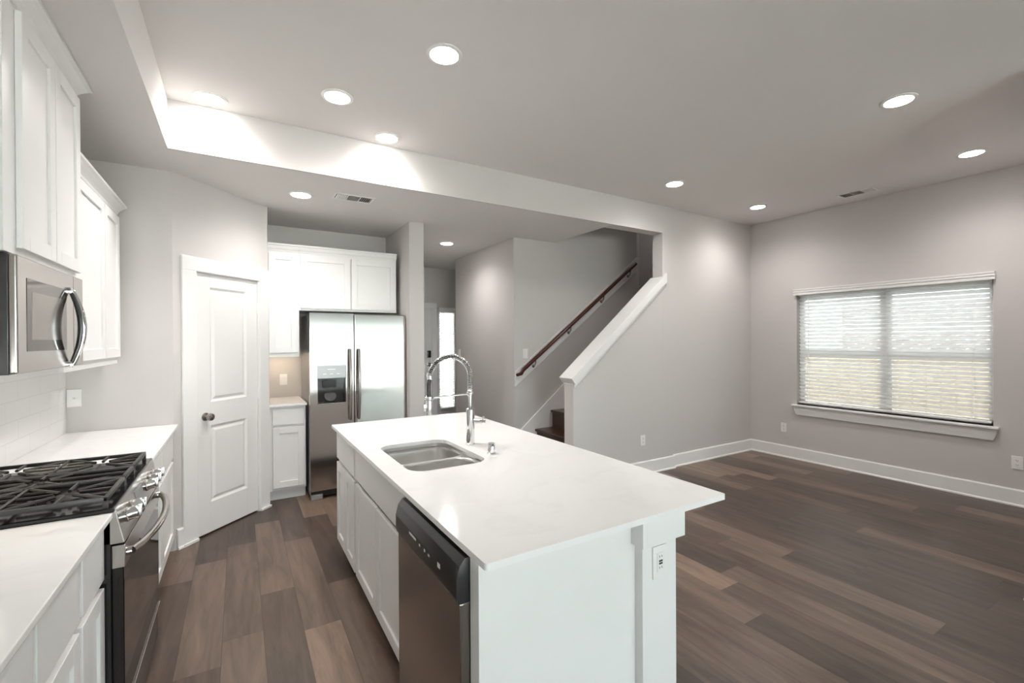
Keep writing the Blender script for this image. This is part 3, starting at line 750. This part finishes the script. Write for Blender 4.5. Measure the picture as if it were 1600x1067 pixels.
b = B(); b.tube([hp(k, 0.0) for k in range(1, n)], [0.0085 + 0.004 * math.sin(math.pi * k / n) for k in range(1, n)], 12); b.build('handle_dark_reflection', BLKPL, md, True)  # black tube paints the dark reflection along the chrome handle's inner side
B().box(-0.86, -0.78, 2.30, 2.42, 1.3995, 1.4018).build('cooktop_lamp', MWL, mw)

# ------------------------------------------------------------------ island
IX0, IX1, IY0, IY1 = 0.557, 1.600, 1.067, 3.420
SK = (0.662, 1.058, 1.972, 2.575)
isl_top = thing('countertop', 'large white quartz island countertop with the double sink cut into it', 'countertop', (1.08, 2.24, 0.894))
outer = rrect(IX0, IX1, IY0, IY1, 0.012, 4)
slab_with_hole('slab', outer, rrect(*SK, 0.085, 8), 0.894, CT, QUARTZ, isl_top)
FACE = 0.604
il = base_unit(FI, 'white two-door island cabinet at the end nearest the refrigerator', 2.805, 3.395, -1.2495, -FACE, [('drawer_front', 2.820, 3.380, RZ0, RZ1), ('cabinet_door', 2.820, 3.096, DZ0, DZ1), ('cabinet_door', 3.104, 3.380, DZ0, DZ1)], name='island_cabinet')
sk_cab = thing('island_cabinet', 'white two-door sink cabinet in the middle of the island', 'cabinet', (0.92, 2.32, 0))
b = B(); b.box(1.838, 1.856, 0.10, 0.893, -1.2495, -FACE, fr=FI); b.box(2.784, 2.802, 0.10, 0.893, -1.2495, -FACE, fr=FI); b.box(1.856, 2.784, 0.10, 0.12, -1.2495, -FACE, fr=FI)
b.box(1.856, 2.784, 0.12, 0.893, -1.2495, -1.23, fr=FI); b.box(1.856, 2.784, 0.665, 0.69, -FACE - 0.02, -FACE, fr=FI); b.box(1.856, 2.784, 0.865, 0.893, -FACE - 0.02, -FACE, fr=FI)
b.build('cabinet_body', CAB, sk_cab)
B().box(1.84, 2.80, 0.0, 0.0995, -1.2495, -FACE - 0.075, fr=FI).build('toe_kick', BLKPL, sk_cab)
slab_front('false_drawer_front', FI, 1.852, 2.788, RZ0, RZ1, -FACE + 0.0005, sk_cab)
shaker('cabinet_door', FI, 1.852, 2.316, DZ0, DZ1, -FACE + 0.0005, sk_cab)
shaker('cabinet_door', FI, 2.324, 2.788, DZ0, DZ1, -FACE + 0.0005, sk_cab)
# end panel, post and capital
tag(B().box(0.585, 1.2115, 1.165, 1.222, 0.0, 0.8935, 0.002).build('island_end_panel', CAB), 'plain white end panel of the island facing the viewer, under the countertop overhang', 'panel')
ep = thing('island_post', 'square white post with a stepped block on top at the island corner', 'post', (1.30, 1.215, 0))
B().box(1.212, 1.388, 1.130, 1.300, 0.0, 0.790, 0.002).build('post', CAB, ep)
B().box(1.2125, 1.412, 1.108, 1.325, 0.783, 0.8935, 0.002).box(1.192, 1.2125, 1.108, 1.1645, 0.783, 0.8935, 0.0).build('post_capital', CAB, ep)
tag(B().box(1.2515, 1.27, 1.3265, 3.395, 0.0, 0.8935, 0.002).build('island_back_panel', CAB), 'white back panel of the island on the living area side', 'panel')
# dishwasher
dw = thing('dishwasher', 'stainless dishwasher with black control panel in the island', 'dishwasher', (0.9, 1.53, 0))
dy0, dy1, df = 1.226, 1.832, 0.553
B().box(0.597, 1.19, dy0 + 0.004, dy1 - 0.003, 0.02, 0.868, 0.002).build('tub', GREYP, dw)
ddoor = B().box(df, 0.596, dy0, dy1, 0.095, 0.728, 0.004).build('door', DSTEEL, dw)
YZ = Fr((0, 0, 0), (1, 0, 0), (0, 0, 1), (0, 1, 0))
dpn = B().prism([(0.596, 0.7285), (df - 0.004, 0.7285), (df - 0.010, 0.745), (df - 0.010, 0.800), (df + 0.000, 0.840), (df + 0.018, 0.862), (0.596, 0.862)], YZ, dy0, dy1, 0.002).build('control_panel', BLKPL, dw, True)
px = df - 0.0104
B().box(px, px + 0.001, 1.585, 1.66, 0.784, 0.792).build('lettering', MARK, dpn)
for y, h, w in ((1.545, .008, .010), (1.495, .010, .010), (1.455, .008, .016), (1.365, .016, .022)): B().box(px, px + 0.001, y - w / 2, y + w / 2, 0.780, 0.780 + h).build('button', MARK, dpn)
B().box(0.560, 0.5955, dy0 + 0.01, dy1 - 0.01, 0.02, 0.0945).build('kick_plate', BLKPL, dw)

# sink
sk = thing('sink', 'undermount stainless double-bowl sink in the island countertop', 'sink', (0.86, 2.27, 0.69))


def bowl(x0, x1, y0, y1):
    r = 0.082; L = []
    for dz, ins in ((0.0, 0.0), (-0.02, 0.002), (-0.15, 0.010), (-0.18, 0.022), (-0.192, 0.05)):
        L.append([(x, y, 0.872 + dz) for x, y in rrect(x0 + ins, x1 - ins, y0 + ins, y1 - ins, max(r - ins * 0.4, 0.02), 8)])
    b = B(); b.loft(L, False, True)
    o = b.build('bowl', STEELS, sk, True)
    m = o.modifiers.new('thickness', 'SOLIDIFY'); m.thickness = 0.0015; m.offset = 1
    B().lathe([(0.045, 0.0), (0.045, 0.003), (0.034, 0.0035), (0.030, 0.001)], ((x0 + x1) / 2, (y0 + y1) / 2, 0.6805), (0, 0, 1), 24).build('drain', CHROME, o, True)
    return o


bowl(0.650, 1.070, 1.960, 2.262); bowl(0.650, 1.070, 2.286, 2.587)
# flange around and between the bowls
b = B(); bm = b.bm
out_ = rrect(0.630, 1.090, 1.940, 2.607, 0.09, 8); h1 = rrect(0.650, 1.070, 1.960, 2.262, 0.082, 8); h2 = rrect(0.650, 1.070, 2.286, 2.587, 0.082, 8)
for L in (out_, h1, h2):
    v = [bm.verts.new((x, y, 0.8722)) for x, y in L]
    for i in range(len(v)): bm.edges.new((v[i], v[(i + 1) % len(v)]))
bmesh.ops.triangle_fill(bm, edges=bm.edges[:], use_beauty=True)
o = b.build('flange', STEELS, sk)
b = B(); b.loft([[(x, y, z) for x, y in rrect(0.645, 1.075, 1.955, 2.592, 0.09, 8)] for z in (0.8725, 0.8938)]); b.build('rim', STEELS, sk, True)

# faucet
fx, fy2 = 1.131, 2.347
fc = thing('faucet', 'tall chrome spring faucet with pull-down spray beside the sink', 'faucet', (fx, fy2, CT))
b = B(); b.lathe([(0.027, CT + 0.0005), (0.027, CT + 0.006), (0.0245, CT + 0.008), (0.0245, 1.118), (0.021, 1.122)], (fx, fy2, 0), (0, 0, 1), 28); b.build('faucet_body', CHROME, fc, True)
b = B(); b.lathe([(0.017, 0.0), (0.017, 0.040), (0.015, 0.042)], (fx + 0.018, fy2 - 0.012, 1.045), (0.85, -0.5, 0.0), 18); b.lathe([(0.012, 0.035), (0.017, 0.05), (0.017, 0.062), (0.012, 0.065)], (fx + 0.018, fy2 - 0.012, 1.045), (0.85, -0.5, 0.0), 18); b.tube([(fx + 0.06, fy2 - 0.037, 1.05), (fx + 0.066, fy2 - 0.04, 1.075)], 0.006, 8); b.build('lever', CHROME, fc, True)
b = B(); b.tube([(fx, fy2, 1.12), (fx, fy2, 1.225)], 0.011, 14); b.lathe([(0.016, 1.192), (0.018, 1.198), (0.018, 1.212), (0.016, 1.218)], (fx, fy2, 0), (0, 0, 1), 18); b.build('riser_tube', CHROME, fc, True)
# arc path towards the sink (-X)
R_ = 0.122; zc0 = 1.300
arc = [Vector((fx, fy2, 1.222)), Vector((fx, fy2, 1.26))]
for k in range(0, 29):
    a = math.pi * k / 28 * 0.96; arc.append(Vector((fx - R_ + R_ * math.cos(a), fy2, zc0 + R_ * 0.98 * math.sin(a))))
end = arc[-1]
b = B(); b.tube(arc, 0.0085, 10); b.build('inner_hose', RUBBER, fc, True)
# spring coil along the arc
cum = [0]
for p, q_ in zip(arc, arc[1:]): cum.append(cum[-1] + (q_ - p).length)
Lt = cum[-1]; turns = 46; steps = turns * 10
coil = []
for k in range(steps + 1):
    s_ = Lt * k / steps; i = max(j for j in range(len(cum)) if cum[j] <= s_ + 1e-9); i = min(i, len(arc) - 2)
    t = (s_ - cum[i]) / (cum[i + 1] - cum[i]); p = arc[i].lerp(arc[i + 1], t); tg = (arc[i + 1] - arc[i]).normalized()
    n1 = Vector((0, 1, 0)); n2 = tg.cross(n1); a = 2 * math.pi * turns * k / steps
    coil.append(p + (n1 * math.cos(a) + n2 * math.sin(a)) * 0.0135)
b = B(); b.tube(coil, 0.0026, 5); b.build('spring', CHROME, fc, True)
b = B(); b.lathe([(0.015, 0), (0.016, 0.004), (0.016, 0.026), (0.012, 0.03)], end + Vector((0, 0, 0.012)), (0, 0, -1), 16); b.build('hose_collar', CHROME, fc, True)
hx_, hz = fx - 0.247, 1.19
b = B(); b.tube([end + Vector((0, 0, -0.012)), (end.x - 0.006, fy2, 1.27), (hx_ - 0.002, fy2, 1.23), (hx_, fy2, 1.185)], 0.0105, 10); b.build('flexible_hose', RUBBER, fc, True)
b = B(); b.lathe([(0.015, 1.196), (0.017, 1.188), (0.0185, 1.180), (0.0195, 1.120), (0.0185, 1.105), (0.015, 1.104)], (hx_, fy2, 0), (0, 0, 1), 20); b.box(hx_ - 0.031, hx_ - 0.016, fy2 - 0.006, fy2 + 0.006, 1.125, 1.165, 0.004); b.build('spray_head', CHROME, fc, True)
b = B(); b.tube([(fx, fy2, 1.205), (hx_ + 0.03, fy2, 1.197)], 0.0055, 10)
b.lathe([(0.024, 1.188), (0.026, 1.190), (0.026, 1.204), (0.024, 1.206)], (hx_, fy2, 0), (0, 0, 1), 20); b.tube([(hx_ + 0.02, fy2, 1.197), (hx_ + 0.045, fy2, 1.1975)], 0.009, 10); b.build('spray_holder', CHROME, fc, True)
tag(B().lathe([(0.023, CT + 0.0005), (0.023, CT + 0.004), (0.0195, CT + 0.006), (0.0195, CT + 0.052), (0.017, CT + 0.056)], (1.131, 2.095, 0), (0, 0, 1), 24).build('air_gap_cap', CHROME, None, True), 'small round chrome air gap cap on the island beside the faucet', 'cap')

# ------------------------------------------------------------------ recessed lights


def make_light(label):
    r = thing('recessed_light', label, 'ceiling light', (0, 0, 0), 'recessed ceiling lights')
    b = B(); b.lathe([(0.096, 0.0), (0.096, -0.004), (0.088, -0.008), (0.076, -0.008), (0.073, -0.003)], n=40, cap=False); b.build('trim_ring', PLAST, r, True)
    b = B(); b.lathe([(0.0745, -0.003), (0.072, -0.008), (0.058, -0.0125), (0.035, -0.0155), (0.0, -0.0165)], n=40, cap=False); b.build('lens', LENS, r, True)
    l = bpy.data.lights.new('downlight', 'SPOT'); l.energy = SPOT_POWER; l.spot_size = math.radians(156); l.spot_blend = 1.0; l.shadow_soft_size = 0.05; l.color = (1.0, 0.965, 0.925)
    o = bpy.data.objects.new('downlight', l); COL.objects.link(o); o.parent = r; o.location = (0, 0, -0.045)
    return r


LP = [(0.954, 2.276, HI, 'recessed light above the island, largest in the view'), (0.538, 3.012, HI, 'recessed light on the high ceiling between the faucet and the beam corner'),
      (-0.147, 3.441, HI, 'recessed light on the high ceiling nearest the inside corner of the beam'), (0.969, 3.428, HI, 'recessed light on the high ceiling right beside the beam face'),
      (3.668, 1.222, HI, 'recessed living area light farthest from any wall'), (5.237, 1.259, HI, 'recessed living area light close to the window wall, nearest the viewer'),
      (3.700, 3.011, HI, 'recessed living area light nearest the top of the stair wall'), (5.187, 3.046, HI, 'recessed living area light in the far corner beside the window wall'),
      (0.448, 4.156, LO, 'recessed light on the lowered ceiling in front of the refrigerator cabinets'), (2.250, 5.321, LO, 'recessed light on the hallway ceiling')]
first = make_light(LP[0][3]); first.location = LP[0][:3]
for x, y, z, lab in LP[1:]: dup(first, (x, y, z), None, lab)

# ------------------------------------------------------------------ vents


def vent(label, x, y, z, rot):
    r = thing('ceiling_vent', label, 'vent', (0, 0, 0), 'ceiling air vents')
    b = B(); L, Wd = 0.165, 0.088
    b.box(-L, L, -Wd, -Wd + 0.02, -0.006, -0.0003, 0.002); b.box(-L, L, Wd - 0.02, Wd, -0.006, -0.0003, 0.002); b.box(-L, -L + 0.02, -Wd, Wd, -0.006, -0.0003, 0.002); b.box(L - 0.02, L, -Wd, Wd, -0.006, -0.0003, 0.002)
    b.box(-0.052, -0.046, -Wd, Wd, -0.006, -0.001); b.box(0.046, 0.052, -Wd, Wd, -0.006, -0.001)
    b.build('frame', PLAST, r)
    B().box(-L + 0.01, L - 0.01, -Wd + 0.01, Wd - 0.01, -0.0012, -0.0003).build('duct_opening', SLOT, r)
    b = B()
    for sec, tilt in ((-0.097, 1), (0.0, 0), (0.097, -1)):
        for k in range(6):
            if tilt:
                xx = sec - 0.040 + k * 0.016; dx = 0.0075 * tilt
                b.hexa([(xx - 0.0012, -Wd + 0.02, -0.002), (xx + 0.0012, -Wd + 0.02, -0.002), (xx + 0.0012, Wd - 0.02, -0.002), (xx - 0.0012, Wd - 0.02, -0.002), (xx + dx - 0.0012, -Wd + 0.02, -0.010), (xx + dx + 0.0012, -Wd + 0.02, -0.010), (xx + dx + 0.0012, Wd - 0.02, -0.010), (xx + dx - 0.0012, Wd - 0.02, -0.010)])
            else:
                yy = -0.055 + k * 0.022
                b.hexa([(-0.045, yy - 0.0012, -0.002), (0.045, yy - 0.0012, -0.002), (0.045, yy + 0.0012, -0.002), (-0.045, yy + 0.0012, -0.002), (-0.045, yy + 0.010, -0.010), (0.045, yy + 0.010, -0.010), (0.045, yy + 0.0125, -0.010), (-0.045, yy + 0.0125, -0.010)])
    b.build('louvers', PLAST, r)
    r.location = (x, y, z); r.rotation_euler = (0, 0, rot)
    return r


v1 = vent('white air vent on the lowered ceiling above the refrigerator', 0.845, 4.03, LO, math.pi)
dup(v1, (5.60, 2.215, HI), (0, 0, math.radians(90)), 'white air vent on the high ceiling above the blind-covered window')

# ------------------------------------------------------------------ outlets and switches: local frame faces -Y


def plate_base(name, label, cat, kind, group=None):
    r = thing(name, label, cat, (0, 0, 0), group)
    B().box(-0.036, 0.036, -0.006, -0.0004, -0.058, 0.058, 0.002).build('cover_plate', PLAST, r)
    if kind == 'outlet':
        for dz in (-0.020, 0.020):
            f = B(); f.lathe([(0.016, 0), (0.016, 0.002)], (0, -0.006, dz), (0, -1, 0), 20); f = f.build('receptacle', PLAST, r, True)
            s_ = B(); s_.box(-0.0068, -0.0046, -0.0086, -0.0079, dz - 0.002, dz + 0.007); s_.box(0.0046, 0.0068, -0.0086, -0.0079, dz - 0.002, dz + 0.006); s_.box(-0.002, 0.002, -0.0086, -0.0079, dz - 0.010, dz - 0.006); s_.build('slots', SLOT, f)
    elif kind == 'switch':
        B().box(-0.016, 0.016, -0.0095, -0.006, -0.033, 0.033, 0.002).build('rocker', PLAST, r)
    elif kind == 'gfci':
        f = B().box(-0.017, 0.017, -0.0085, -0.006, -0.034, 0.034, 0.001).build('receptacle', PLAST, r)
        s_ = B()
        for dz in (-0.020, 0.020): s_.box(-0.0068, -0.0046, -0.0091, -0.0084, dz - 0.003, dz + 0.004); s_.box(0.0046, 0.0068, -0.0091, -0.0084, dz - 0.003, dz + 0.004)
        s_.build('slots', SLOT, f)
        b = B(); b.box(-0.009, 0.009, -0.0095, -0.0085, -0.0075, -0.0015); b.box(-0.009, 0.009, -0.0095, -0.0085, 0.0015, 0.0075); b.build('test_buttons', BLKPL, f)
    elif kind == 'coax':
        B().lathe([(0.006, 0), (0.006, 0.006)], (0, -0.006, 0), (0, -1, 0), 12).build('jack', NICKEL, r)
    return r


def place(o, loc, face):
    o.location = loc; o.rotation_euler = (0, 0, {'-Y': 0, '+X': math.pi / 2, '-X': -math.pi / 2}[face]); return o


o1 = place(plate_base('wall_outlet', 'white outlet below the far end of the window sill', 'outlet', 'outlet', 'wall outlets'), (XR, 3.168, 0.375), '-X')
dup(o1, (XR, 1.140, 0.387), None, 'white outlet at the right edge under the near end of the window')
dup(o1, (3.845, YH, 0.385), (0, 0, 0), 'white outlet low on the stair half wall')
place(plate_base('gfci_outlet', 'white outlet with two dark buttons on the island corner post', 'outlet', 'gfci'), (1.296, 1.130, 0.708), '-Y')
place(plate_base('wall_outlet', 'white cover plate with small dark jack above the far counter corner', 'outlet', 'coax'), (-0.938, 4.06, 1.140), '-Y')
place(plate_base('light_switch', 'white switch on the wall above the small counter beside the refrigerator', 'switch', 'switch', 'wall switches'), (0.401, 5.40, 1.102), '-Y')
place(plate_base('light_switch', 'white switch on the wall above the lower end of the handrail', 'switch', 'switch', 'wall switches'), (2.965, 4.62, 1.345), '-Y')
place(plate_base('light_switch', 'white switch on the hallway wall near the front door sidelight', 'switch', 'switch', 'wall switches'), (2.81, 6.185, 1.318), '-X')

# ------------------------------------------------------------------ blinds


def blind(label, fr, a0, a1, top, bot, vt, slat_w, pitch, tilt, cords, wand, out0):
    """fr: a along window, b up, c into room; c=0 is the slat centre plane; out0 = valance front c"""
    r = thing('window_blind', label, 'blind', fr((a0 + a1) / 2, bot, 0))
    b = B(); h = vt - top
    P = Fr(fr.o, fr.un, fr.ub, fr.ua)
    b.prism([(out0 - 0.03, top), (out0 - 0.010, top), (out0 - 0.010, top + h * 0.35), (out0 - 0.004, top + h * 0.45), (out0 - 0.004, top + h * 0.7), (out0, top + h * 0.8), (out0, vt), (out0 - 0.03, vt)], P, a0 - 0.03, a1 + 0.03)
    b.box(a0, a1, top - 0.005, vt - 0.01, -0.025, 0.025, fr=fr)
    b.build('valance', TRIM, r)
    b = B(); z = top - 0.012; ca, sa = math.cos(tilt) * slat_w / 2, math.sin(tilt) * slat_w / 2
    while z > bot + 0.03:
        prev = None; pts = []
        for k in range(5):
            t = -1 + k / 2; pts.append((t * ca, z - t * sa + 0.003 * (1 - t * t)))
        lo = [b.bm.verts.new(fr(a0 + 0.006, q_[1], q_[0])) for q_ in pts]; hi = [b.bm.verts.new(fr(a1 - 0.006, q_[1], q_[0])) for q_ in pts]
        for k in range(4): b.bm.faces.new((lo[k], lo[k + 1], hi[k + 1], hi[k]))
        z -= pitch
    sl = b.build('slats', SLATM, r, True)
    B().box(a0 + 0.006, a1 - 0.006, bot, bot + 0.018, -0.025, 0.025, 0.004, fr=fr).build('bottom_rail', TRIM, r)
    b = B()
    for a in cords:
        for c in (-slat_w / 2 - 0.001, slat_w / 2 + 0.001): b.tube([fr(a, bot + 0.01, c * 0.98), fr(a, top, c * 0.98)], 0.0012, 5)
    b.build('ladder_cords', PLAST, r)
    if wand: B().tube([fr(wand[0], top + 0.01, slat_w / 2 + 0.012), fr(wand[0] - 0.004, wand[1], slat_w / 2 + 0.016)], 0.0042, 8).build('tilt_wand', PLAST, r, True)
    return r


blind('wide white slatted blind over the living area window', Fr((XR + 0.036, 0, 0), (0, 1, 0), (0, 0, 1), (-1, 0, 0)), 1.300, 3.000, 2.045, 0.712, 2.118, 0.050, 0.0435, math.radians(-42), [1.42, 2.10, 2.88], (2.872, 1.20), 0.085)
blind('narrow white slatted blind over the sidelight by the front door', Fr((0, 7.235, 0), (1, 0, 0), (0, 0, 1), (0, -1, 0)), 2.925, 3.190, 1.985, 0.345, 2.065, 0.045, 0.043, math.radians(-60), [2.97, 3.15], None, 0.045)

# ------------------------------------------------------------------ outside the right window
struct('ground', B().box(-20, 26, -30, 20, -0.5, -0.35), GRASS, 'lawn outside the windows', 'ground')
struct('outside_bounce_slab', B().box(-4.5, 6.1, -22, -5.15, -0.35, -0.15), BOUNCE, 'pale patio behind the house', 'reflector')  # unseen slab added to throw sunlight up through the rear windows
nh = thing('outside_house', 'pale brick neighbour house seen through the upper blind', 'building', (9.2, 2.5, -0.35))
B().box(8.9, 9.5, -8, 16, -0.35, 9.5).build('brick_wall', BRICK, nh)
wf = B().box(8.85, 8.92, 3.75, 5.1, 1.05, 2.6, 0.01).build('house_window', simple('pale_outside_pane', (0.70, 0.76, 0.78), 0.2), nh)
FENM = simple('pale_cedar_fence', (0.50, 0.40, 0.29), 0.8, var=0.2, bscale=4, stretch=(1, 8, 1))
fen = thing('outside_fence', 'tan wooden fence seen through the lower blind', 'fence', (7.6, 2.5, -0.35))
b = B(); y = -3.0
while y < 8.0:
    b.box(7.60, 7.618, y, y + 0.138, -0.35, 1.27, 0.002, 1); y += 0.142
b.build('boards', FENM, fen)
b = B(); b.box(7.6185, 7.66, -3, 8, 0.0, 0.09); b.box(7.6185, 7.66, -3, 8, 0.95, 1.04); b.build('rails', FENM, fen)
tag(B().box(6.15, 8.85, -5.0, -4.96, -0.35, 1.9).build('outside_glare_screen', FENM), 'unseen wooden gate between the houses', 'screen')  # unseen barrier added to keep bounced sunlight off the side window

struct('outside_sun_shield', B().box(-0.5, 6.5, 7.45, 13.0, 2.75, 2.9), TRIM, 'unseen roof added outside the front door to keep sun off the sidelight', 'roof')  # unseen slab added to stop sun entering by the hallway sidelight

sw = bpy.data.lights.new('stairwell_fill_light', 'SPOT'); sw.energy = 25.0; sw.spot_size = math.radians(150); sw.spot_blend = 1.0; sw.shadow_soft_size = 0.06; sw.color = (1.0, 0.965, 0.925)  # fill light without a fixture, added to lift the dark stairwell
swo = bpy.data.objects.new('stairwell_fill_light', sw); swo.location = (5.3, 4.6, 5.1); COL.objects.link(swo)
